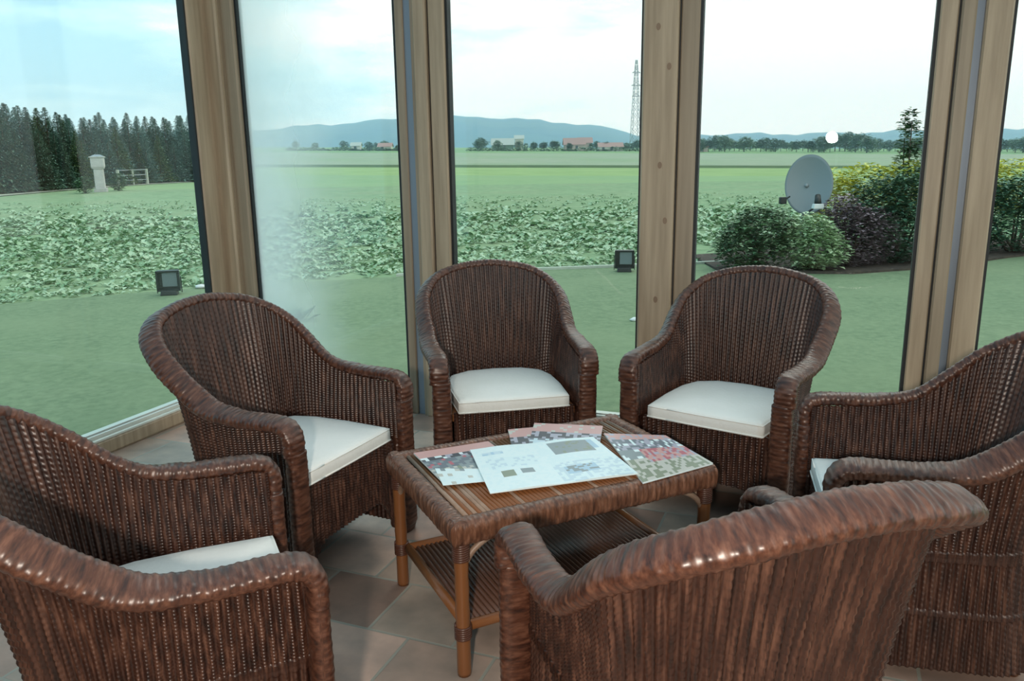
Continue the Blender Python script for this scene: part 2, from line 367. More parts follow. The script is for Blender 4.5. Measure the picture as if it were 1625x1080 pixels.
def window(idx, s0, s1, side=None, hazy=False):
    """glazed bay with gasket, glass and a low timber sill; side None = front wall, else s position of a side wall"""
    z0, z1 = .115, ZC-.12
    def P(a, d): return wp(a, d) if side is None else wp(side, a)
    fr = MB()
    def bx(a0, a1, d0, d1, za, zb, m, bev=0.):
        if side is None: boxwp(fr, a0, a1, d0, d1, za, zb, bev, m)
        else:
            sg = 1 if side < 0 else -1
            boxwp(fr, min(side+sg*d0, side+sg*d1), max(side+sg*d0, side+sg*d1), a0, a1, za, zb, bev, m)
    bx(s0, s1, -.05, .075, 0, .085, 0, .012)        # sill board
    bx(s0, s1, .055, .075, .085, .095, 1)
    bx(s0, s1, -.03, .012, .085, z0, 1)             # light bead
    bx(s0, s1, .012, .030, .085, .105, 2)           # seal
    bx(s0, s1, .030, .044, .085, .112, 1)
    bx(s0, s1, -.05, .06, z1, ZC, 0, .01)           # head
    bx(s0, s0+.014, -.02, .026, z0, z1, 2); bx(s1-.014, s1, -.02, .026, z0, z1, 2)
    root = fr.build('window_%d' % idx, [M['wood'], M['white_seal'], M['gasket']], kind='structure')
    g = .004
    if side is None: q = [P(s0+.01, -g), P(s1-.01, -g), P(s1-.01, g), P(s0+.01, g)]
    else: q = [wp(side-g, s0+.01), wp(side-g, s1-.01), wp(side+g, s1-.01), wp(side+g, s0+.01)]
    V = [(x, y, z0-.01) for x, y in q]+[(x, y, z1+.01) for x, y in q]
    uv = [(0, 0), (1, 0), (1, 0), (0, 0), (0, 2.3), (1, 2.3), (1, 2.3), (0, 2.3)]
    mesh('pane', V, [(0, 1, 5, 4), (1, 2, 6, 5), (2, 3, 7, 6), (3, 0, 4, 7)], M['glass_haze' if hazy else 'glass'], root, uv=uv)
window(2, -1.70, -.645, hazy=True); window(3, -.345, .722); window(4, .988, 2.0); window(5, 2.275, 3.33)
window(1, .235, 2.05, side=-1.90); window(6, 2.31, 3.9, side=-1.90); window(7, .10, 2.05, side=3.56); window(8, 2.31, 3.9, side=3.56)
for nm, s in (('wall_left', -1.93), ('wall_right', 3.57)):
    mb = MB(); boxwp(mb, s-.08, s+.08, 3.9, 7.2, 0, ZC); mb.build(nm, M['plaster'], kind='structure')
mb = MB(); boxwp(mb, -2.01, 3.65, 7.1, 7.25, 0, ZC); mb.build('wall_back', M['plaster'], kind='structure')
# ceiling: glazed roof over the window end, plastered over the back of the room
mb = MB(); boxwp(mb, -2.01, 3.65, 4.6, 7.25, ZC, ZC+.12); mb.build('ceiling', M['plaster'], kind='structure')
mb = MB()
for k in range(6): s = -1.95+k*(5.55/5); boxwp(mb, s-.04, s+.04, -.08, 4.6, ZC, ZC+.14, .01)
boxwp(mb, -2.0, 3.65, -.1, .02, ZC, ZC+.14)
ro = mb.build('trim_8', M['wood'], kind='structure')
mb = MB(); boxwp(mb, -1.98, 3.6, -.08, 4.6, ZC+.141, ZC+.149); mb.build('roof_glass', M['roof_glass'], ro)
# lamp-shaped body added around the flash stand-in
lr = empty('flash_stand_in', (FLASH_POS.x, FLASH_POS.y, 0), 0, label='added white lamp body standing in for the camera flash, behind the viewpoint', cat='lamp')
mb = MB(); mb.tube([(0, -.16, 0), (0, -.16, .02), (0, -.16, .03)], [.14, .14, .05], 24); mb.build('base', M['white'], lr, True)
mb = MB(); mb.tube([(0, -.16, .02), (0, -.16, 1.60)], .012, 10); mb.build('pole', M['white'], lr, True)
ax = (Vector((.35, 3.0, .75))-FLASH_POS).normalized(); hd_ = Vector((0, 0, FLASH_POS.z))
mb = MB(); mb.tube([hd_-ax*.15, hd_-ax*.10, hd_-ax*.012], [.02, .05, .068], 20); mb.build('flash_shade', M['white'], lr, True)

# ------------------------------------------------------------------ wicker armchair
RIM = [(.298, .305, .650), (.312, .08, .662), (.316, -.041, .699), (.32, -.225, .847), (.223, -.347, .938), (0, -.381, .975)]
WST = [(.288, .31, .40), (.288, .08, .40), (.284, -.04, .40), (.268, -.175, .40), (.18, -.25, .40), (0, -.27, .40)]
BAS = [(.292, .31, .05), (.292, .08, .05), (.290, -.04, .05), (.280, -.19, .05), (.19, -.275, .05), (0, -.295, .05)]
def full(h): return h+[(-x, y, z) for x, y, z in h[-2::-1]]
def sweep(P, O, a, b, twist_len=.0165, nseg=36, amp=.0008, rings_per=4, off=0., lift=0.):
    """braided band: elliptical section a (along O) x b, wrapped strands as transverse ridges with a woven offset"""
    C, L = P
    V = []; UV = []; n = len(C)
    T = np.gradient(C, axis=0); T /= np.linalg.norm(T, axis=1)[:, None]
    O = O-(O*T).sum(1)[:, None]*T; O /= np.linalg.norm(O, axis=1)[:, None]
    N = np.cross(T, O)
    # keep N pointing up / forward
    ln = np.linspace(0, L, n)
    th = np.linspace(0, 2*math.pi, nseg, endpoint=False)
    ph = ln[:, None]/twist_len*math.pi
    strand = np.round(th/(2*math.pi)*8)
    d = 1.3*amp*np.cos(ph)*np.cos(5*th[None])+amp*np.cos(2*ph)+.0006*np.cos(ph*.21+2*th[None])
    # superellipse
    ca, sa = np.cos(th), np.sin(th); k = .75
    cx = np.sign(ca)*abs(ca)**k; sy = np.sign(sa)*abs(sa)**k
    X = (a*cx)[None]+d*ca[None]; Y = (b*sy)[None]+d*sa[None]
    V = C[:, None]+O[:, None]*(X[..., None]+off)+N[:, None]*(Y[..., None]+lift)
    V = V.reshape(-1, 3)
    i, j = np.meshgrid(np.arange(n-1), np.arange(nseg), indexing='ij'); j2 = (j+1) % nseg
    F = np.stack([i*nseg+j, i*nseg+j2, (i+1)*nseg+j2, (i+1)*nseg+j], -1).reshape(-1, 4)
    UV = np.stack([np.repeat(ln/twist_len, nseg), np.tile(th/(2*math.pi)*8, n)], 1)
    return V, F, UV
def capped(V, F, UV, nseg):
    n = len(V); c0 = V[:nseg].mean(0); c1 = V[-nseg:].mean(0)
    V2 = np.vstack([V, c0, c1]); UV2 = np.vstack([UV, UV[0], UV[-1]]); k = np.arange(nseg); k2 = (k+1) % nseg
    A = np.stack([k2, k, np.full(nseg, n), np.full(nseg, n)], 1); B = np.stack([n-nseg+k, n-nseg+k2, np.full(nseg, n+1), np.full(nseg, n+1)], 1)
    Fl = [tuple(f) for f in F]+[tuple(f[:3]) for f in A]+[tuple(f[:3]) for f in B]
    return V2, Fl, UV2
def wavy(uu, kk, bump, A=.0017, B=.0040): return A*np.cos(np.pi*(uu+kk))*bump+B*np.cos(2*np.pi*uu)

def shell():
    NS = 84; sub = 6; nc = NS*sub+1
    R = catmull(full(RIM), 24); Wc = catmull(full(WST), 24); Bc = catmull(full(BAS), 24)
    mid = (R+Wc)/2; L = np.r_[0, np.cumsum(np.linalg.norm(np.diff(mid, axis=0), axis=1))]; L /= L[-1]
    t = np.linspace(0, 1, nc)
    g = lambda C: np.stack([np.interp(t, L, C[:, k]) for k in range(3)], 1)
    R, Wc, Bc = g(R), g(Wc), g(Bc); R = R-np.array([0, 0, .012]); q_ = R[:, :2]-np.array([0, .10]); back_ = np.clip((.05-R[:, 1])/.12, 0, 1)[:, None]
    R[:, :2] -= .008*q_/np.linalg.norm(q_, axis=1)[:, None]*back_; R[:, 0] -= .008*np.sign(R[:, 0])*(1-back_[:, 0])
    nu, nl = 58, 40                                      # strands above / below the seat line
    rows = []
    for k in range(nl*2+1): rows.append((0, k/(nl*2), k/2))
    for k in range(1, nu*2+1): rows.append((1, k/(nu*2), nl+k/2))
    u = t*NS
    base = []; D = []
    for seg, q, kk in rows:
        if seg == 0: p = Bc+(Wc-Bc)*q; p[:, :2] = Bc[:, :2]+(Wc[:, :2]-Bc[:, :2])*(1-(1-q)**1.6)
        else:
            p = Wc+(R-Wc)*q; p[:, :2] = Wc[:, :2]+(R[:, :2]-Wc[:, :2])*q**1.25
        ks = math.floor(kk); bump = 1.0 if abs((kk % 1)-.5) < .01 else .12
        d = wavy(u, ks, bump)
        if nl-1.6 < kk < nl+2.6 or abs(kk-nl*.5) < .6: d = d*.4+.006*(1 if bump == 1. else .35)   # twisted bands
        base.append(p); D.append(d)
    base = np.array(base); D = np.array(D)
    Tn = np.gradient(base, axis=1); Up = np.gradient(base, axis=0); Nn = np.cross(Up, Tn); Nn /= np.linalg.norm(Nn, axis=2)[..., None]
    # outward: away from the centre
    sgn = np.sign((Nn[..., :2]*(base[..., :2]-np.array([0, .02]))).sum(-1)); Nn *= np.where(sgn == 0, 1, sgn)[..., None]
    out = base+Nn*(.006+D[..., None]); inn = base+Nn*(-.006+D[..., None]*.8)
    nr = len(rows); V = np.vstack([out.reshape(-1, 3), inn.reshape(-1, 3)])
    i, j = np.meshgrid(np.arange(nr-1), np.arange(nc-1), indexing='ij')
    A = np.stack([i*nc+j, i*nc+j+1, (i+1)*nc+j+1, (i+1)*nc+j], -1).reshape(-1, 4); Bf = A[:, ::-1]+nr*nc
    # close bottom, front edges
    jj = np.arange(nc-1); off = nr*nc
    bot = np.stack([jj+1, jj, jj+off, jj+1+off], 1)
    ii = np.arange(nr-1); e0 = np.stack([ii*nc, (ii+1)*nc, (ii+1)*nc+off, ii*nc+off], 1); e1 = np.stack([(ii+1)*nc+nc-1, ii*nc+nc-1, ii*nc+nc-1+off, (ii+1)*nc+nc-1+off], 1)
    F = np.vstack([A, Bf, bot, e0, e1])
    uvr = np.array([r[2] for r in rows]); uv = np.stack([np.tile(u, nr), np.repeat(uvr, nc)], 1); uv = np.vstack([uv, uv+np.array([31.7, 9.3])])
    return V, F, uv
def apron():
    # woven front skirt under the cushion, its lower edge arched
    NS = 24; nc = NS*6+1; x = np.linspace(-.268, .268, nc); rows = 46
    def low(xx):
        q = np.abs(xx)/.262; return .03+.150*(1-np.clip((q-.55)/.45, 0, 1)**2.2)
    zt = .415; V = []; UV = []
    for sd in (1, -1):
        for k in range(rows*2+1):
            q = k/(rows*2); z = low(x)+(zt-low(x))*q
            bump = 1. if k % 2 else .12; d = wavy(x/.536*NS, k//2, bump)
            y = .285+sd*.006+d
            V.append(np.stack([x, y, z], 1)); UV.append(np.stack([x/.536*NS+sd*3, np.full(nc, k/2)], 1))
    nr = rows*2+1; i, j = np.meshgrid(np.arange(nr-1), np.arange(nc-1), indexing='ij')
    A = np.stack([i*nc+j, i*nc+j+1, (i+1)*nc+j+1, (i+1)*nc+j], -1).reshape(-1, 4); off = nr*nc
    jj = np.arange(nc-1); bot = np.stack([jj+1, jj, jj+off, jj+1+off], 1); top = np.stack([jj+off-nc, jj+1+off-nc, jj+1+2*off-nc, jj+2*off-nc], 1)
    return np.vstack(V), np.vstack([A[:, ::-1], A+off, bot, top]), np.vstack(UV)

def make_chair():
    root = empty('wicker_armchair')
    V, F, uv = shell(); mesh('woven_body', V, F, M['wicker'], root, True, uv)
    V, F, uv = apron(); mesh('front_apron', V, F, M['wicker'], root, True, uv)
    # rim: from the right front corner round the back to the left front corner
    h = [(.302, .322, .560), (.302, .322, .615), (.302, .300, .650), (.302, .255, .660), (.308, .17, .660), (.312, .08, .664), (.316, -.041, .699), (.32, -.225, .847), (.223, -.347, .938), (0, -.381, .975)]
    C, L = resample(catmull(full(h), 24), 620)
    O = C.copy(); O[:, 2] = 0
    cen = np.array([0, .10, 0]); O[:, :2] = C[:, :2]-cen[:2]
    w = np.clip((C[:, 1]-(-.05))/.12, 0, 1)[:, None]
    O = O/np.linalg.norm(O, axis=1)[:, None]; lat = np.stack([np.sign(C[:, 0]), 0*C[:, 0], 0*C[:, 0]], 1)
    O = O*(1-w)+lat*w; O[:, 2] = -.48*(1-w[:, 0])-.12*w[:, 0]*(C[:, 2] > .62)
    V, F, uv = sweep((C, L), O, .042, .023, nseg=36, off=.028)
    V, F, uv = capped(V, F, uv, 36); mesh('rim', V, F, M['braid'], root, True, uv)
    for sg in (1, -1):
        C, L = resample(np.array([(sg*.302, .305, 0), (sg*.302, .322, .05), (sg*.302, .322, .565)]), 200)
        O = np.tile([sg, 0., 0.], (200, 1))
        V, F, uv = sweep((C, L), O, .041, .024, nseg=36, amp=.0005, off=.020); V, F, uv = capped(V, F, uv, 36)
        mesh('leg', V, F, M['braid'], root, True, uv)
        mb = MB(); mb.tube([(sg*.19, -.235, 0), (sg*.19, -.23, .02), (sg*.19, -.225, .38)], [.018, .021, .021], 12); mb.build('leg', M['cane'], root, True)
    mb = MB(); mb.prism([(.275, .28), (.275, -.05), (.24, -.17), (.15, -.235), (-.15, -.235), (-.24, -.17), (-.275, -.05), (-.275, .28)], .375, .405)
    mb.build('seat', M['cane'], root)
    return root
def make_cushion():
    # foam pad with softly rounded edges; front straight, back rounded
    out = [(.246, .300), (.256, .10), (.25, -.06), (.222, -.155), (.14, -.215), (0, -.232), (-.14, -.215), (-.222, -.155), (-.25, -.06), (-.256, .10), (-.246, .300), (0, .303)]
    P = []
    n = len(out)
    for i in range(n):
        a = Vector(out[i]); p = Vector(out[i-1]); q = Vector(out[(i+1) % n])
        for k in (-.35, -.12, 0, .12, .35):
            P.append(a+(a-p)*k if k < 0 else a+(q-a)*k)
    P = P[:]; c = Vector((0, .05)); V = []; F = []; n = len(P)
    prof = [(.93, .0), (.985, .004), (1., .014), (1., .048), (.985, .058), (.95, .063), (.80, .067), (.5, .071), (.2, .072)]
    for s, z in prof:
        for p in P: q = c+(p-c)*s; V.append((q.x, q.y, z))
    for i in range(len(prof)-1):
        for k in range(n): F.append((i*n+k, i*n+(k+1) % n, (i+1)*n+(k+1) % n, (i+1)*n+k))
    F.append(tuple(range(n))[::-1]); F.append(tuple(range(len(V)-n, len(V))))
    root = empty('seat_cushion')
    o = mesh('cushion_cover', V, F, M['cushion'], root, True)
    mb = MB()
    for z, s in ((.010, 1.003), (.054, .993)):
        L = [(*(c+(p-c)*s), z) for p in P]; L.append(L[0]); mb.tube(L, .0032, 6)
    mb.build('piping', M['cushion'], root, True)
    return root
CH = [  # x, y, facing angle, chair label, cushion label
 (-.862, 2.913, -115.7, 'brown wicker armchair before the corner post, left of the table, turned half right',
  'cream cushion on the armchair before the corner post, left of the table'),
 (-.049, 3.666, -168.9, 'brown wicker armchair directly behind the table, left one of the two facing the camera',
  'cream cushion on the armchair directly behind the table'),
 (.945, 3.355, 144.4, 'brown wicker armchair behind the right end of the table, its back before the third window',
  'cream cushion on the armchair behind the right end of the table'),
 (-.859, 1.752, -66.0, 'brown wicker armchair in the lower left corner of the picture, seen from its side',
  'cream cushion just showing above the near arm of the lower left armchair'),
 (1.268, 2.317, 76.6, 'dark brown wicker armchair at the right edge, partly behind the nearest chair',
  'cream cushion glimpsed inside the armchair at the right edge'),
 (.404, 1.527, 17.4, 'reddish brown wicker armchair nearest the camera with its woven back turned to us', None)]
c0 = make_chair(); k0 = make_cushion(); first = True
for i, (x, y, a, lab, kl) in enumerate(CH):
    o = c0 if i == 0 else copy_tree(c0)
    o.location = (x, y, 0); o.rotation_euler = (0, 0, R_(a)); tag(o, lab, 'armchair', 'wicker armchairs around the coffee table')
    if kl:
        k = k0 if i == 0 else copy_tree(k0)
        k.location = (x, y, .406); k.rotation_euler = (0, 0, R_(a)); tag(k, kl, 'cushion', 'cream seat cushions on the armchairs')

# ------------------------------------------------------------------ coffee table
TX, TY, TA, TW, TD, TH = .1135, 2.5615, R_(25.4), .943, .644, .50
tb = empty('wicker_coffee_table', (TX, TY, 0), TA, label='low rectangular brown wicker coffee table covered with magazines', cat='table')
def straight_braid(p0, p1, O, a, b, n=None, amp=.0007):
    p0, p1 = np.array(p0, float), np.array(p1, float); L = np.linalg.norm(p1-p0); n = n or int(L/.003)
    C = np.linspace(p0, p1, n); V, F, uv = sweep((C, L), np.tile(np.array(O, float), (n, 1)), a, b, nseg=32, amp=amp)
    return capped(V, F, uv, 32)
hw, hd = TW/2, TD/2
for (p0, p1, O) in (((-hw+.01, -hd+.03, TH-.040), (hw-.01, -hd+.03, TH-.040), (0, 0, 1)), ((-hw+.01, hd-.03, TH-.040), (hw-.01, hd-.03, TH-.040), (0, 0, 1)),
                    ((-hw+.03, -hd+.01, TH-.040), (-hw+.03, hd-.01, TH-.040), (0, 0, 1)), ((hw-.03, -hd+.01, TH-.040), (hw-.03, hd-.01, TH-.040), (0, 0, 1))):
    V, F, uv = straight_braid(p0, p1, O, .040, .030); mesh('edge_roll', V, F, M['braid_light'], tb, True, uv)
# slatted cane top, slats run front to back with a pale cane border at each end
mb = MB(); n = 58; w_ = (TW-.12)/n
for k in range(n):
    x = -hw+.06+(k+.5)*w_; mb.tube([(x, -hd+.055, TH-.012), (x, hd-.055, TH-.012)], w_*.52, 6, m=1 if k in (0, 2, 5, n-1, n-3, n-6) or k % 9 == 4 else 0, flat=.8)
mb.build('table_top', [M['cane'], M['cane_pale']], tb, True)
for (x, y) in ((-1, -1), (1, -1), (-1, 1), (1, 1)):
    lx, ly = x*(hw-.036), y*(hd-.032)
    mb = MB(); P = [(lx, ly, .0), (lx, ly, .012), (lx, ly, .10)]; rr = [.020, .0215, .021]
    for k in range(1, 10): P.append((lx, ly, .10+k*.037)); rr.append(.0205+.0015*(k % 2))
    lg = mb.tube(P, rr, 14) and mb.build('leg', M['cane'], tb, True)
    for za, zb in ((.37, .435), (.12, .165)):
        H_ = []
        for q in range(int((zb-za)/.0068*12)): H_.append((lx+math.cos(q*.524)*.0225, ly+math.sin(q*.524)*.0225, za+q*.0068/12))
        m2 = MB(); m2.tube(H_, .0042, 6); m2.build('binding', M['braid'], lg, True)
    m3 = MB()
    for (dx, dy) in ((-x, 0), (0, -y)):
        pts = [(lx+dx*.0, ly+dy*.0, .335), (lx+dx*.035, ly+dy*.035, .39), (lx+dx*.09, ly+dy*.09, .425), (lx+dx*.15, ly+dy*.15, .437)]
        m3.tube([tuple(v) for v in catmull(pts, 6)], .010, 8)
    m3.build('brace', M['cane_pale'], tb, True)
SZ = .145
for (p0, p1) in (((-hw+.055, -hd+.05, SZ), (hw-.055, -hd+.05, SZ)), ((-hw+.055, hd-.05, SZ), (hw-.055, hd-.05, SZ)),
                 ((-hw+.055, -hd+.05, SZ), (-hw+.055, hd-.05, SZ)), ((hw-.055, -hd+.05, SZ), (hw-.055, hd-.05, SZ))):
    mb = MB(); mb.tube([p0, p1], .016, 12); mb.build('shelf_rail', M['cane'], tb, True)
mb = MB(); n = 46; w_ = (TW-.15)/n
for k in range(n):
    x = -hw+.075+(k+.5)*w_; mb.tube([(x, -hd+.06, SZ), (x, hd-.06, SZ)], w_*.5, 6, m=0, flat=.7)
for yy in (-.15, .15): mb.tube([(-hw+.06, yy, SZ-.014), (hw-.06, yy, SZ-.014)], .01, 8)
mb.build('shelf', [M['shelf_wicker']], tb, True)

# ------------------------------------------------------------------ printed matter on the table
PR = {k: mat('print_'+k, c, .32, spec=.5) for k, c in dict(paper=(.74, .90, .93), pale=(.60, .76, .84), blue=(.42, .62, .76), grey=(.26, .32, .34), dark=(.055, .065, .085),
      pink=(.62, .36, .34), rose=(.50, .15, .19), cream=(.56, .57, .52), olive=(.25, .30, .22), lilac=(.42, .43, .52), steel=(.16, .20, .24), white=(.78, .92, .94)).items()}
PK = list(PR)
def sheet(name, quad, z, layout, nx, ny, label, cat, group=None, thick=.003, curl=.0, pages=False, part='cover'):
    """quad: world corners BL, BR(back right), FR, FL of the sheet; layout(u, v, rnd) -> colour key, v=0 at the back"""
    q = [np.array(p, float) for p in quad]; c = sum(q)/4
    root = empty(name, (float(c[0]), float(c[1]), z), 0, label=label, cat=cat, group=group)
    rnd = random.Random(len(name)*7+nx*13+ny); V = []; F = []; MI = []
    for j in range(ny+1):
        for i in range(nx+1):
            u, v = i/nx, j/ny; p = q[0]*(1-u)*(1-v)+q[1]*u*(1-v)+q[2]*u*v+q[3]*(1-u)*v-c
            V.append((p[0], p[1], thick+curl*(math.sin(u*math.pi*2)**2*.6+.4*u*v)))
    for j in range(ny):
        for i in range(nx):
            a = j*(nx+1)+i; F.append((a+nx+1, a+nx+2, a+1, a)); MI.append(PK.index(layout((i+.5)/nx, (j+.5)/ny, rnd)))
    # rim and underside
    per = [i for i in range(nx+1)]+[(j+1)*(nx+1)-1 for j in range(1, ny+1)]+[ny*(nx+1)+i for i in range(nx-1, -1, -1)]+[j*(nx+1) for j in range(ny-1, 0, -1)]
    b = len(V); V += [(V[i][0], V[i][1], 0) for i in per]; n = len(per)
    for k in range(n): F.append((per[k], per[(k+1) % n], b+(k+1) % n, b+k)); MI.append(PK.index('white'))
    F.append(tuple(range(b, b+n))[::-1]); MI.append(PK.index('white'))
    mesh(part, V, F, [PR[k] for k in PK], root, mi=MI)
    return root
def L_white(u, v, r):
    if u < .49:
        if .60 < v < .74 and .13 < u < .22: return 'olive'
        if .60 < v < .70 and .27 < u < .36: return 'grey'
        if .14 < v < .20 and .06 < u < .22: return 'blue' if r.random() < .6 else 'pale'
        if .30 < v < .52 and .06 < u < .44: return 'pale' if r.random() < .25 else 'paper'
        return 'white' if r.random() < .7 else 'paper'
    if u < .505: return 'pale'
    if .07 < v < .38 and .60 < u < .90: return 'grey' if r.random() < .8 else 'olive'
    if .07 < v < .30 and .90 < u < .95: return 'blue'
    if .66 < v < .84 and .56 < u < .80: return 'blue' if r.random() < .6 else 'grey'
    if v > .55: return 'pale' if r.random() < .45 else 'paper'
    return 'paper' if r.random() < .7 else 'white'
def L_mag(u, v, r):
    if v < .20: return 'pink'
    if v < .34: return 'dark' if r.random() < .5 else ('white' if r.random() < .45 else 'lilac')
    if v < .62: return 'steel' if r.random() < .65 else ('rose' if r.random() < .3 else 'grey')
    return 'olive' if r.random() < .35 else ('grey' if r.random() < .5 else 'cream')
def L_mag2(u, v, r):
    if v < .16: return 'pink' if r.random() < .7 else 'lilac'
    if v < .40: return 'steel' if r.random() < .45 else ('white' if r.random() < .3 else 'lilac')
    if v < .72 and u > .30: return 'rose' if r.random() < .42 else ('pink' if r.random() < .5 else 'lilac')
    if v < .58: return 'white' if r.random() < .3 else 'grey'
    return 'cream' if r.random() < .6 else 'olive'
def L_leaf(u, v, r): return 'grey' if v < .2 and r.random() < .4 else ('white' if r.random() < .6 else 'paper' if r.random() < .6 else 'cream')
def L_back(u, v, r):
    if v < .34: return 'pink' if r.random() < .85 else 'cream'
    if v < .62: return 'dark' if r.random() < .5 else 'lilac'
    return 'pale' if r.random() < .5 else 'steel'
sheet('magazine', [(-.345, 2.62), (-.09, 2.727), (.03, 2.47), (-.222, 2.36)], TH+.001, L_mag, 22, 18, 'pink topped magazine at the left end of the table', 'magazine', thick=.005)
sheet('leaflet', [(-.258, 2.47), (-.10, 2.46), (-.075, 2.36), (-.22, 2.33)], TH+.007, L_leaf, 10, 6, 'small pale leaflet lying on the leftmost magazine', 'leaflet', thick=.0015)
sheet('magazine', [(-.02, 2.85), (.20, 2.90), (.24, 2.62), (.00, 2.60)], TH+.001, L_back, 18, 14, 'lower left of the two pink edged magazines behind the white brochure', 'magazine', thick=.005)
sheet('magazine', [(.08, 2.905), (.335, 2.86), (.29, 2.60), (.05, 2.65)], TH+.0065, L_back, 18, 14, 'upper of the two pink edged magazines behind the white brochure', 'magazine', thick=.005)
sheet('magazine', [(.33, 2.79), (.55, 2.76), (.655, 2.487), (.40, 2.335)], TH+.001, L_mag2, 26, 20, 'magazine with red and dark pictures at the right end of the table', 'magazine', thick=.006)
sheet('open_brochure', [(-.150, 2.62), (.285, 2.735), (.392, 2.385), (-.072, 2.25)], TH+.0125, L_white, 44, 30, 'large white open brochure spread in the middle of the table', 'brochure', thick=.0022, curl=.006, part='pages')

# ------------------------------------------------------------------ outside: ground
rng = np.random.RandomState(4)
def grid(name, top, bot, z_off, mat_, nx=60, ny=6, u0=-900, u1=2500, **k):
    """strip of ground between two curves given as functions of azimuth a -> (distance, z)"""
    V = []; A = np.linspace(-1.1, 1.1, nx)
    for j in range(ny+1):
        q = j/ny
        for a in A:
            d0, z0 = bot(a); d1, z1 = top(a); d = d0*(1-q)+d1*q; V.append((a*d, d, z0*(1-q)+z1*q+z_off))
    i, j = np.meshgrid(np.arange(nx-1), np.arange(ny), indexing='ij')
    F = np.stack([j*nx+i, j*nx+i+1, (j+1)*nx+i+1, (j+1)*nx+i], -1).reshape(-1, 4)
    return mesh(name, V, F, mat_, **k)
def row_at(a, row, D):
    """ground height at distance D where the land shows on this image row for azimuth a (x/y)"""
    hor = 246.8-18.2*(a/.63)*.7+0; return CAM_H-(row-hor)/1277.*D*1.0
GZ = -.12
lawn_pts = [(-9.5, 7.4), (-6.0, 9.35), (-3.98, 10.45), (-.81, 11.35), (2.7, 11.95), (5.2, 12.4), (8.0, 13.3), (14, 15.5)]
def lawn_edge(x): return float(np.interp(x, [p[0] for p in lawn_pts], [p[1] for p in lawn_pts]))
xs = np.linspace(-9.5, 14, 60)
V = [(x, lawn_edge(x), GZ) for x in xs]+[(x*1.0, -4., GZ) for x in xs]; n = len(xs)
mesh('lawn', V, [(n+i, n+i+1, i+1, i) for i in range(n-1)], M['lawn'], kind='structure')
D1, D2, D3, D4, D5 = 48., 105., 150., 156., 320.
f0 = lambda a: (6.5, GZ-.03)
f1 = lambda a: (D1, GZ-.03+(0))
f2 = lambda a: (D2, row_at(a, 277, D2))
f3 = lambda a: (D3, row_at(a, 265, D3))
f3b = lambda a: (D4, row_at(a, 261, D4))
f4 = lambda a: (D5*.8, row_at(a, 243, D5*.8))
f5 = lambda a: (D5*1.25, row_at(a, 235, D5*1.25))
grid('crop_field_ground', f1, f0, 0, M['soil'], kind='structure')
grid('crop_field_far_part', f2, f1, 0, M['beet_far'], kind='structure')
grid('green_meadow', f3, f2, 0, M['meadow'], kind='structure')
grid('ditch_strip', f3b, f3, 0, M['ditch'], kind='structure')
grid('ripening_field', f4, f3b, 0, M['ripe'], kind='structure')
grid('far_pasture', f5, f4, 0, M['far_green'], kind='structure')
def land(a, D):
    ks = [(0, GZ-.03), (D1, GZ-.03), f2(a), f3(a), f3b(a), f4(a), f5(a)]
    return float(np.interp(D, [k[0] for k in ks], [k[1] for k in ks]))
# wooded hill: ridge line read off as elevation per azimuth
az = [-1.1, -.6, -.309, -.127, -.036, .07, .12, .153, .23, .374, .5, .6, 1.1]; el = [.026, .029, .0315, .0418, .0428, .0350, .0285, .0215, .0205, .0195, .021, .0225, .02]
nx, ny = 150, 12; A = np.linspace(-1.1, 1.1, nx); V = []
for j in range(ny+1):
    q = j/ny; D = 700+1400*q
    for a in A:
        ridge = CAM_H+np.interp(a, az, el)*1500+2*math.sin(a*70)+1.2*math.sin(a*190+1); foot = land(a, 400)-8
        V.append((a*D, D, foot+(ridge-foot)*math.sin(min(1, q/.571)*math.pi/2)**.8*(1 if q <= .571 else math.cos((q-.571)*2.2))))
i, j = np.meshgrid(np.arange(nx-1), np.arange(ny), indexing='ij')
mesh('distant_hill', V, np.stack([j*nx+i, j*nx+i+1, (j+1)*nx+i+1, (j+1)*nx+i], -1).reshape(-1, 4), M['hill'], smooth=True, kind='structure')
# gravel track along the wood at left
tp = [(at_y(-120, 0, 36)[0], 36.), (-25.7, 41.3), (-25.0, 48.5), (-25.2, 55.5), (-24.6, 63.1), (-23.5, 72)]
tp = [(-24.5, 34), (-25.9, 41.5), (-26.3, 50), (-26.2, 57), (-25.3, 65), (-24, 74)]
V = []; C = catmull([(x, y, 0) for x, y in tp], 8)
for p in C:
    z = GZ-.03+.02+max(0, (p[1]-D1)/(D2-D1))*(f2(p[0]/p[1])[1]-GZ); V += [(p[0]-1.6, p[1], z+.02), (p[0]+.25, p[1], z+.02)]
mesh('gravel_track', V, [(2*i, 2*i+1, 2*i+3, 2*i+2) for i in range(len(C)-1)], M['track'], kind='structure')

# low concrete edging between lawn and field
mb = MB()
xs = np.linspace(-1.6, 3.35, 24)
for i in range(len(xs)-1):
    a = (xs[i], lawn_edge(xs[i])+.03); b = (xs[i+1], lawn_edge(xs[i+1])+.03)
    mb.add([(a[0], a[1]-.03, GZ-.03), (b[0], b[1]-.03, GZ-.03), (b[0], b[1]+.04, GZ-.03), (a[0], a[1]+.04, GZ-.03),
            (a[0], a[1]-.03, GZ+.035), (b[0], b[1]-.03, GZ+.035), (b[0], b[1]+.04, GZ+.035), (a[0], a[1]+.04, GZ+.035)],
           [(3, 2, 1, 0), (4, 5, 6, 7), (0, 1, 5, 4), (1, 2, 6, 5), (2, 3, 7, 6), (3, 0, 4, 7)])
mb.build('lawn_edging', M['concrete'], label='thin pale concrete edging between the lawn and the crop field', cat='edging')

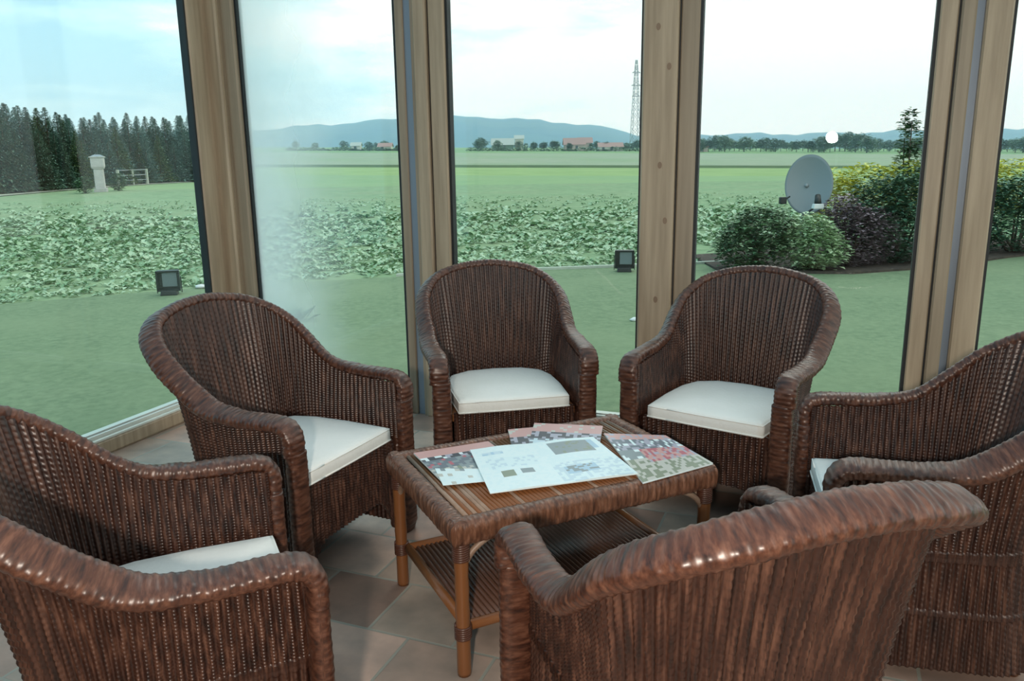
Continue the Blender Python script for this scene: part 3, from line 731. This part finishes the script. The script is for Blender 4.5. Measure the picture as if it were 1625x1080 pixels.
# beet plants: leaf rosettes, far too many to count
def leaf_quads(P, size, up, rnd, aspect=.45):
    """P (n,3) leaf roots; each leaf = two quads folded along the middle, tilted outward"""
    n = len(P); az_ = rnd.rand(n)*2*math.pi; tilt = up+rnd.rand(n)*.7; s = size*(.6+.8*rnd.rand(n))
    d = np.stack([np.cos(az_)*np.cos(tilt), np.sin(az_)*np.cos(tilt), np.sin(tilt)], 1); side = np.stack([-np.sin(az_), np.cos(az_), 0*az_], 1)
    lift = np.cross(d, side)*-1
    b = P; m1 = P+d*s[:, None]*.55+side*s[:, None]*aspect*.5+lift*s[:, None]*-.06; m2 = P+d*s[:, None]*.55-side*s[:, None]*aspect*.5+lift*s[:, None]*-.06
    mid = P+d*s[:, None]*.5+lift*s[:, None]*.05; tip = P+d*s[:, None]-np.array([0, 0, 1])*s[:, None]*.10
    V = np.stack([b, m1, tip, mid, m2], 1).reshape(-1, 3); k = np.arange(n)[:, None]*5
    F = np.vstack([k+np.array([[0, 1, 2, 3]]), k+np.array([[0, 3, 2, 4]])]); return V, F
pts = []
for y0, y1, dens in ((9.3, 13, 34), (13, 17, 24), (17, 24, 11.), (24, 34, 3.)):
    nn = int((y1-y0)*(y0+y1)*.70*dens); y = y0+(y1-y0)*rng.rand(nn); x = (rng.rand(nn)*2-1)*.70*y; pts.append(np.stack([x, y], 1))
pts = np.vstack(pts); keep = np.array([p[1] > lawn_edge(p[0])+.25 and not (p[0] > 2.9 and p[1] < 14.6) and p[0] > -24.8 for p in pts]); pts = pts[keep]
L_ = 7; P = np.repeat(np.c_[pts, np.full(len(pts), GZ-.02)], L_, 0); P[:, :2] += rng.randn(len(P), 2)*.05; sz = np.clip(P[:, 1]/135, .07, .17)*np.clip((40-P[:, 1])/18, .4, 1)
V, F = leaf_quads(P, sz, .05, rng, .6)
mesh('beet_plants', V, F, M['leaf_beet'], label='leafy green crop plants covering the field beyond the lawn', cat='crop', kind='stuff')

def cloud(ells, n, size, rnd, zmin=None):
    """leaf roots in the outer shell of a union of ellipsoids (cx,cy,cz,rx,ry,rz)"""
    w = np.array([e[3]*e[5]+e[4]*e[5]+e[3]*e[4] for e in ells]); w = w/w.sum(); P = []
    for e, q in zip(ells, w):
        m = max(8, int(n*q)); d = rnd.randn(m, 3); d /= np.linalg.norm(d, axis=1)[:, None]; r = .62+.42*rnd.rand(m)**.7
        P.append(np.array(e[:3])+d*r[:, None]*np.array(e[3:]))
    P = np.vstack(P); 
    if zmin is not None: P[:, 2] = np.maximum(P[:, 2], zmin+.02)
    return leaf_quads(P, size, -.2, rnd, .6)
def blob(mb, e, n=9, m=6):
    pass
def shrub(name, x, y, ells, n, size, leafm, label, seed, stems=4, cat='shrub', gz=GZ, group=None, crown='foliage'):
    rnd = np.random.RandomState(seed); root = empty(name, (x, y, gz), 0, label=label, cat=cat, group=group)
    V, F = cloud(ells, n, size, rnd, 0.)
    mesh(crown, V, F, leafm, root)
    mb = MB(); H_ = max(e[2] for e in ells)
    for k in range(stems):
        a = k*2.4; e = ells[k % len(ells)]
        mb.tube([(.05*math.cos(a), .05*math.sin(a), -.03), (e[0]*.5+.06*math.cos(a), e[1]*.5+.06*math.sin(a), e[2]*.5), (e[0]+.1*math.cos(a), e[1]+.1*math.sin(a), e[2])], [.022, .015, .007], 6)
    mb.build('stem', M['trunk'], root, True)
    return root
shrub('round_shrub', 3.42, 11.30, [(0, 0, .42, .52, .45, .42), (.1, -.05, .60, .38, .36, .32), (-.2, 0, .3, .36, .35, .3)], 3600, .085, M['leaf_dark'], 'round dark green shrub at the lawn edge right of the third post', 11)
shrub('pale_green_shrub', 4.12, 11.12, [(0, 0, .36, .44, .34, .36), (.0, 0, .56, .3, .28, .24), (.15, 0, .28, .4, .32, .28)], 3000, .08, M['leaf_light'], 'pale green shrub between the round dark shrub and the purple one', 12)
shrub('purple_shrub', 4.82, 11.45, [(0, 0, .45, .45, .42, .45), (.3, .05, .42, .4, .36, .42), (-.15, 0, .72, .28, .28, .3)], 3600, .075, M['leaf_purple'], 'purple leaved shrub with dusky foliage below the satellite dish', 13)
shrub('tall_green_shrub', 5.72, 11.85, [(0, 0, .65, .62, .5, .62), (-.35, 0, .8, .42, .4, .5), (.3, 0, 1.0, .5, .4, .42), (-.1, -.1, .4, .7, .5, .4)], 6000, .09, M['leaf_hedge'], 'tall dark green shrub left of the fourth post', 14, 6)
shrub('yellow_shrub', 4.95, 12.5, [(0, 0, .92, .5, .4, .44), (.5, 0, 1.0, .5, .4, .42), (1.1, 0, 1.05, .45, .4, .40)], 3400, .09, M['leaf_yellow'], 'shrub with yellow leaves showing above the purple shrub', 15)
shrub('hedge_shrub', 8.0, 12.75, [(0, 0, .6, .7, .5, .6), (-.6, 0, .6, .5, .45, .6), (.7, 0, .6, .6, .5, .6), (.2, 0, .9, .6, .4, .38)], 6000, .09, M['leaf_hedge'], 'dark green hedge shrub right of the fourth post', 16, 6)
shrub('yellow_shrub', 8.4, 13.5, [(0, 0, 1.0, .7, .45, .46), (-.6, 0, 1.0, .5, .4, .42), (.6, 0, 1.0, .5, .4, .4)], 3000, .1, M['leaf_yellow'], 'yellow leaved shrub above the hedge at the right edge', 17)
shrub('slender_tree', 6.12, 12.6, [(0, 0, 1.35, .22, .2, .35), (.0, 0, 1.78, .16, .15, .28), (-.07, 0, 2.05, .10, .1, .18)], 900, .09, M['leaf_dark'], 'slender young tree rising beside the fourth post', 18, 3, cat='tree')
# mulch bed under the shrubs
mb = MB(); mb.prism([(2.9, 11.05), (4.6, 10.75), (6.0, 11.2), (7.6, 12.2), (9.8, 13.3), (9.8, 14.6), (6, 14.2), (2.9, 12.9)], GZ-.02, GZ+.03)
mb.build('planting_bed', M['bed'], kind='structure')
# low leafy sprig by the second window, pale stone in the lawn
rnd = np.random.RandomState(3); sp = empty('grass_tuft', (-2.2, 8.1, GZ), 0, label='small dark leafy tuft on the lawn outside the second window', cat='plant')
V, F = leaf_quads(rnd.randn(50, 3)*np.array([.05, .04, .01])+np.array([0, 0, .02]), .14, .3, rnd, .25); mesh('foliage', V, F, M['leaf_dark'], sp)
def rock(name, x, y, r, seed, label, z=GZ, sq=.5, m='white'):
    rnd = np.random.RandomState(seed); V = []; F = []; n, k = 10, 6
    for j in range(k+1):
        for i in range(n):
            th = 2*math.pi*i/n; ph = math.pi*j/k; q = r*(1+.18*rnd.randn()*math.sin(ph)); V.append((q*math.cos(th)*math.sin(ph)*1.3, q*math.sin(th)*math.sin(ph), sq*q*math.cos(ph)+r*sq*.7))
    for j in range(k):
        for i in range(n): F.append((j*n+i, (j+1)*n+i, (j+1)*n+(i+1) % n, j*n+(i+1) % n))
    return mesh(name, V, F, M[m], None, True, loc=(x, y, z), label=label, cat='stone')
rock('pale_stone', 1.24, 7.85, .045, 2, 'small white stone lying on the lawn left of the third post')
rock('pale_stone', -4.02, 10.35, .06, 5, 'white stone beside the left floodlight at the field edge')

# ------------------------------------------------------------------ floodlights
def flood(x, y, rz, label):
    r = empty('floodlight', (x, y, GZ), rz, label=label, cat='floodlight', group='black floodlights along the field edge')
    mb = MB(); mb.box((0, .02, .03), (.20, .16, .06), 0, 0, .9, .008); mb.build('base', M['black'], r)
    mb = MB(); mb.box((0, .05, .175), (.26, .09, .25), 0, 0, 1, .012)
    for k in range(6): mb.box((-.1+k*.04, .105, .175), (.008, .03, .2))
    mb.box((0, -.008, .29), (.27, .03, .022)); mb.box((0, -.008, .062), (.27, .03, .03)); mb.box((-.125, -.008, .175), (.022, .03, .24)); mb.box((.125, -.008, .175), (.022, .03, .24))
    h = mb.build('housing', M['black'], r)
    mb = MB(); mb.box((.02, .0, .19), (.17, .012, .17)); mb.build('lens', M['lens'], h)
    for q in (-.142, .142): mb = MB(); mb.box((q, .05, .12), (.008, .03, .2)); mb.build('bracket', M['black'], r)
    return r
flood(-4.23, 9.85, R_(14), 'black square floodlight at the field edge seen through the left window')
flood(1.60, 11.30, R_(-6), 'black square floodlight at the field edge left of the third post')

# ------------------------------------------------------------------ satellite dish
dr = empty('satellite_dish', (4.36, 11.95, GZ-.0), 0, label='grey oval satellite dish on a pole among the shrubs', cat='satellite dish')
mb = MB(); mb.tube([(0, .16, 0), (0, .16, 1.16)], .028, 12); mb.tube([(0, .16, 1.13), (0, .05, 1.13)], .03, 10); mb.build('pole', M['steel'], dr, True)
# paraboloid bowl, axis tilted up and turned towards the house's left
V = []; F = []; nr_, na = 10, 40; Rm = Matrix.Rotation(R_(-22), 3, 'Z') @ Matrix.Rotation(R_(-14), 3, 'X')
for sd in (0, 1):
    for j in range(nr_+1):
        for i in range(na):
            q = j/nr_; th = 2*math.pi*i/na; v = Vector((.355*q*math.cos(th), -.09*q*q+.09+(.012 if sd else 0), .455*q*math.sin(th))); v = Rm @ v
            V.append((v.x*.93, v.y-.02, v.z*.97+1.15))
b = (nr_+1)*na
for sd in (0, 1):
    for j in range(nr_):
        for i in range(na):
            f = (sd*b+j*na+i, sd*b+j*na+(i+1) % na, sd*b+(j+1)*na+(i+1) % na, sd*b+(j+1)*na+i); F.append(f if not sd else f[::-1])
for i in range(na): F.append((nr_*na+i, nr_*na+(i+1) % na, b+nr_*na+(i+1) % na, b+nr_*na+i))
mesh('bowl', V, F, M['dish'], dr, True)
mb = MB(); mb.tube([(0, .0, .74), (.0, -.30, .83), (.0, -.42, .92)], .014, 8); am = mb.build('feed_arm', M['black'], dr, True)
mb = MB(); mb.tube([(-.28, -.05, .98), (-.36, -.12, .95)], .012, 8); mb.build('side_arm', M['black'], dr, True)
mb = MB(); mb.tube([(.0, -.42, .90), (.03, -.32, 1.00)], [.05, .04], 12); mb.build('receiver', M['black'], am, True)
mb = MB(); mb.box((.0, -.43, .86), (.16, .09, .07), .1, 0, .9, .01); mb.build('receiver_cap', M['white'], am)
mb = MB(); mb.box((-.40, -.12, .93), (.10, .07, .10), .1, 0, 1, .01); mb.build('side_receiver', M['black'], dr)

# ------------------------------------------------------------------ stone shrine pillar, fence, small bushes by the wood
def zl(x, y): return land(x/y, y)
x, y = -22.75, 45.6; r = empty('stone_pillar', (x, y, zl(x, y)), R_(20), label='white stone shrine pillar with a wider head before the wood', cat='pillar')
mb = MB(); mb.box((0, 0, .10), (.66, .66, .24), 0, 0, 1, .03); mb.build('base', M['stone'], r)
mb = MB(); mb.box((.0, 0, .75), (.50, .50, 1.1), 0, 0, .95, .03); mb.build('shaft', M['stone'], r)
mb = MB(); mb.box((0, 0, 1.30), (.60, .60, .08), 0, 0, 1, .02); mb.box((0, 0, 1.60), (.66, .66, .54), 0, 0, 1, .03); mb.box((0, 0, 1.89), (.76, .76, .05)); h = mb.build('head', M['stone'], r)
mb = MB(); mb.box((0, 0, 1.97), (.72, .72, .12), 0, 0, .3); mb.build('cap', M['steel'], r)
fx0, fx1 = at_y(186, 270, 56)[0], at_y(232, 270, 60)[0]
r = empty('wooden_fence', ((fx0+fx1)/2, 58, zl(-26, 58)), 0, label='short grey fence with pale posts right of the stone pillar', cat='fence')
for k in range(3):
    t_ = k/2; mb = MB(); mb.box(((t_-.5)*(fx1-fx0), (t_-.5)*4, .55), (.14 if k != 1 else .08, .14, 1.1)); mb.build('post', M['concrete'], r)
for k in range(3):
    mb = MB(); mb.tube([(-.5*(fx1-fx0), -2, .35+k*.35), (.5*(fx1-fx0), 2, .35+k*.35)], .03, 6); mb.build('rail', M['steel'], r)
for (u, D, hh, lab, sd) in ((134, 43.8, .85, 'small dark bush just left of the stone pillar', 31), (188, 47, .95, 'small dark bush just right of the stone pillar', 32)):
    x = at_y(u, 295, D)[0]; shrub('small_bush', x, D, [(0, 0, hh*.5, .42, .4, hh*.5)], 500, .18, M['leaf_dark'], lab, sd, 3, cat='bush', gz=zl(x, D))

# ------------------------------------------------------------------ conifer wood at left
def conifer(seed, h=5.2, rad=.95, n=2600, leafm='conifer_dark'):
    rnd = np.random.RandomState(seed); root = empty('conifer')
    tiers = 15; P = []
    for k in range(n):
        q = rnd.rand()**1.05; tier = math.floor(q*tiers)/tiers; f = (q*tiers) % 1
        z = .35+q*(h-.35); rr = rad*(1-q)**.85*(1.15-.55*f)*(.35+.65*rnd.rand()**.5)+.01; a = rnd.rand()*2*math.pi
        P.append((rr*math.cos(a), rr*math.sin(a), z))
    P = np.array(P); V, F = leaf_quads(P, .40*(1-.75*P[:, 2]/h), -.45, rnd, .35); mesh('crown', V, F, M[leafm], root)
    mb = MB(); mb.tube([(0, 0, -.1), (0, 0, h*.5), (0, 0, h*.97)], [.10, .06, .012], 7); mb.build('trunk', M['trunk'], root, True)
    return root
protos = []; used = []
rr_ = random.Random(8)
names = {'conifer_dark': 'dark green', 'conifer_blue': 'bluish green', 'conifer_olive': 'olive green'}
for i, lm in enumerate(['conifer_dark', 'conifer_blue', 'conifer_olive', 'conifer_dark', 'conifer_blue']): protos.append((conifer(50+i, 5.2, 1.55+.25*(i % 2), 3400, lm), lm)); used.append(False)
def put(k, x, y, hgt, row):
    p, lm = protos[k]; o = p if not used[k] else copy_tree(p); used[k] = True
    o.location = (x, y, zl(x, y)-.05); s = hgt/5.2; o.scale = (s*.95, s*.95, s); o.rotation_euler = (0, 0, rr_.random()*6)
    tag(o, '%s conifer in the %s of the wood beyond the crop field at left' % (names[lm], row), 'tree', 'conifers of the wood at left, ' + row)
for rowi, (dy, rown) in enumerate(((3.2, 'front row'), (5.2, 'middle rows'), (7.6, 'middle rows'), (10.5, 'back row'))):
    n = 24
    for i in range(n):
        u = -70+i*(410/n)+rr_.uniform(-7, 7)
        if rowi == 0 and 255 < u: pass
        Db = float(np.interp(u, [-80, 0, 100, 200, 300], [38, 42, 47, 56, 64])); y = Db+dy+rr_.uniform(-.7, .7); x = at_y(u, 250, y)[0]
        top = float(np.interp(u, [-80, 0, 50, 130, 180, 300], [150, 163, 168, 186, 182, 187]))+rr_.uniform(-9, 16)
        if rowi == 0: top += 25
        hz = at_y(u, top, y)[1]-zl(x, y)
        k = rr_.choice([0, 3] if u < 110 else [0, 1, 4, 1]) if rr_.random() > .15 else 2
        if u < 60 and rowi > 0: k = rr_.choice([0, 3, 1])
        put(k, x, y, max(2.5, hz), rown)
for k, (p, lm) in enumerate(protos):
    if not used[k]: p.location = (-40, 60, 0)

# ------------------------------------------------------------------ far tree line, village, pylon
def far_tree(seed, lm, h=5.):
    rnd = np.random.RandomState(seed); root = empty('broadleaf_tree')
    ells = [(rnd.uniform(-.9, .9), rnd.uniform(-.7, .7), h*rnd.uniform(.30, .70), rnd.uniform(1.3, 2.0), 1.4, h*.28) for _ in range(5)]
    V, F = cloud(ells, 700, .75, rnd, .2); mesh('crown', V, F, M[lm], root)
    mb = MB(); mb.tube([(0, 0, -.3), (0, 0, h*.6)], [.15, .08], 6); mb.build('trunk', M['trunk'], root, True); return root
fp = [(far_tree(70+i, 'tree_far' if i != 1 else 'tree_far2'), i) for i in range(3)]; fused = [0, 0, 0]
def put_far(u, D, h, group, lab, wd=1.):
    k = rr_.randrange(3); p = fp[k][0]; o = p if not fused[k] else copy_tree(p); fused[k] = 1
    x = at_y(u, 238, D)[0]; o.location = (x, D, zl(x, D)-.1); o.scale = (h/5*wd*1.25, h/5*1.2, h/5); o.rotation_euler = (0, 0, rr_.random()*6); tag(o, lab, 'tree', group)
u = 1100
while u < 1500:
    hh = float(np.interp(u, [1100, 1130, 1200, 1290, 1310, 1380, 1395, 1500], [5.2, 6., 4.8, 4.2, 6.8, 6.8, 4.6, 5.5]))*rr_.uniform(.8, 1.15)
    put_far(u, 285+rr_.uniform(-12, 30), hh, 'far tree line between third and fourth posts', 'distant green tree in the tree line between the third and fourth posts', .62); u += rr_.uniform(7, 10)
u = 1565
while u < 1660: put_far(u, 285+rr_.uniform(-10, 20), 5*rr_.uniform(.8, 1.2), 'far tree line right of the fourth post', 'distant green tree in the tree line right of the fourth post', .62); u += rr_.uniform(10, 14)
for u in (757, 765, 790, 822, 835, 848, 862, 878, 884, 905, 938, 945, 962, 992, 1004, 1012): put_far(u+rr_.uniform(-2, 2), 300+rr_.uniform(-8, 20), rr_.uniform(3., 5.2), 'trees among the village houses right of the second post', 'distant tree among the village houses right of the second post', .6)
for u in (545, 562, 588, 598, 612, 632, 470, 500): put_far(u+rr_.uniform(-2, 2), 300+rr_.uniform(-8, 20), rr_.uniform(2.6, 4.), 'trees among the village houses left of the second post', 'distant tree among the village houses left of the second post', .6)
for u0, u1, hh, sd, lab in ((742, 1016, 1.5, 91, 'low distant hedgerow along the village right of the second post'), (455, 640, 1.3, 92, 'low distant hedgerow along the village left of the second post')):
    rnd = np.random.RandomState(sd); P = []
    for k in range(1700):
        uu = u0+(u1-u0)*rnd.rand(); D = 296+rnd.rand()*3; x = at_y(uu, 238, D)[0]; P.append((x, D, zl(x, D)+hh*rnd.rand()*(.7+.3*math.sin(uu*.13)+.2*math.sin(uu*.37))))
    V, F = leaf_quads(np.array(P), .9, -.2, rnd, .7); mesh('hedgerow', V, F, M['tree_far2'], label=lab, cat='hedge')
HM = {'hw': mat('pale_house_wall', (.62, .62, .55), .9), 'hp': mat('pinkish_house_wall', (.52, .42, .38), .9), 'rr': mat('faded_red_roof', (.38, .24, .22), .9), 'gr': mat('grey_roof', (.42, .47, .44), .9),
      'gw': mat('green_barn_wall', (.12, .20, .16), .9), 'win': mat('dark_window', (.05, .07, .09), .3)}
def house(u, D, w, dep, h, rh, wall, roof, label, rz=0):
    x = at_y(u, 238, D)[0]; r = empty('house', (x, D, zl(x, D)-.1), rz, label=label, cat='house')
    mb = MB(); mb.box((0, 0, h/2), (w, dep, h)); mb.add([(-w/2, -dep/2, h), (-w/2, dep/2, h), (-w/2, 0, h+rh), (w/2, -dep/2, h), (w/2, dep/2, h), (w/2, 0, h+rh)], [(0, 2, 1), (3, 4, 5)])
    mb.build('wall', HM[wall], r)
    mb = MB(); o = .4
    mb.add([(-w/2-o, -dep/2-o, h-.15), (w/2+o, -dep/2-o, h-.15), (w/2+o, 0, h+rh+.15), (-w/2-o, 0, h+rh+.15), (-w/2-o, dep/2+o, h-.15), (w/2+o, dep/2+o, h-.15),
            (-w/2-o, 0, h+rh-.1), (w/2+o, 0, h+rh-.1)], [(0, 1, 2, 3), (3, 2, 5, 4), (0, 6, 7, 1), (6, 4, 5, 7), (0, 3, 6), (3, 4, 6), (1, 7, 2), (2, 7, 5)])
    mb.build('roof', HM[roof], r)
    for k in range(max(1, int(w/3))):
        mb = MB(); mb.box((-w/2+1.5+k*3, -dep/2-.02, h*.55), (.9, .08, 1.1)); mb.build('window', HM['win'], r)
house(566, 300, 3.2, 4, 1.9, 1.0, 'hw', 'gr', 'small distant white house, leftmost in the view between first and second posts')
house(612, 302, 4.6, 5, 1.6, 1.1, 'hw', 'rr', 'low distant white house just left of the second post')
house(798, 310, 8., 6, 2.2, 2.2, 'gw', 'gr', 'long distant green barn with pale roof right of the second post')
house(824, 318, 3.2, 5, 4.4, 1.2, 'hw', 'gr', 'narrow distant white house just right of the long barn')
house(911, 305, 7.5, 6, 2.4, 2.2, 'hp', 'rr', 'distant red roofed house in the middle of the village')
house(928, 318, 5, 6, 3.0, 1.8, 'hp', 'rr', 'distant pinkish house behind and right of the red roofed one')
house(968, 300, 8.5, 6, 1.7, 1.3, 'hw', 'rr', 'low distant house with wide pinkish roof left of the pylon')
house(1112, 290, 3.6, 5, 1.8, 1.4, 'hp', 'rr', 'small distant pinkish house just right of the third post')
# lattice pylon
px = at_y(1008, 205, 330)[0]; pz = zl(px, 330); top = at_y(1008, 95, 330)[1]; Hh = top-pz
pr_ = empty('electricity_pylon', (px, 330, pz), R_(12), label='tall grey lattice electricity pylon on the horizon beside the third post', cat='pylon')
wz = lambda z: 1.4*(1-z/Hh)**.8+.28
mb = MB()
N_ = 13; zz = [Hh*(1-(1-k/N_)**1.15) for k in range(N_+1)]
cs = [(-1, -1), (1, -1), (1, 1), (-1, 1)]
for c_ in cs:
    for k in range(N_): mb.tube([(c_[0]*wz(zz[k]), c_[1]*wz(zz[k]), zz[k]), (c_[0]*wz(zz[k+1]), c_[1]*wz(zz[k+1]), zz[k+1])], .08, 4)
for k in range(N_):
    for q in range(4):
        a, b = cs[q], cs[(q+1) % 4]
        mb.tube([(a[0]*wz(zz[k]), a[1]*wz(zz[k]), zz[k]), (b[0]*wz(zz[k+1]), b[1]*wz(zz[k+1]), zz[k+1])], .08, 4)
        mb.tube([(b[0]*wz(zz[k]), b[1]*wz(zz[k]), zz[k]), (a[0]*wz(zz[k+1]), a[1]*wz(zz[k+1]), zz[k+1])], .05, 4)
mb.build('tower', M['steel'], pr_)
for z, l in ((.86, 1.6), (.72, 1.9), (.60, 1.6)):
    mb = MB(); mb.tube([(-l, 0, Hh*z), (l, 0, Hh*z)], .16, 4); mb.tube([(-l, 0, Hh*z), (0, 0, Hh*z+1.1), (l, 0, Hh*z)], .12, 4); mb.build('cross_arm', M['steel'], pr_)

# ------------------------------------------------------------------ summer haze over the far land
mb = MB(); mb.box((0, 1200, 60), (3600, 2160, 180))
hm = bpy.data.materials.new('distance_haze'); hm.use_nodes = True; t = hm.node_tree; t.nodes.clear()
ho = nd(t, 'ShaderNodeOutputMaterial'); vs = nd(t, 'ShaderNodeVolumeScatter'); vs.inputs['Density'].default_value = .0006
vs.inputs['Color'].default_value = (.60, .85, 1, 1); vs.inputs['Anisotropy'].default_value = 0
t.links.new(vs.outputs[0], ho.inputs['Volume'])
hz_ = mb.build('haze', hm, kind='structure')
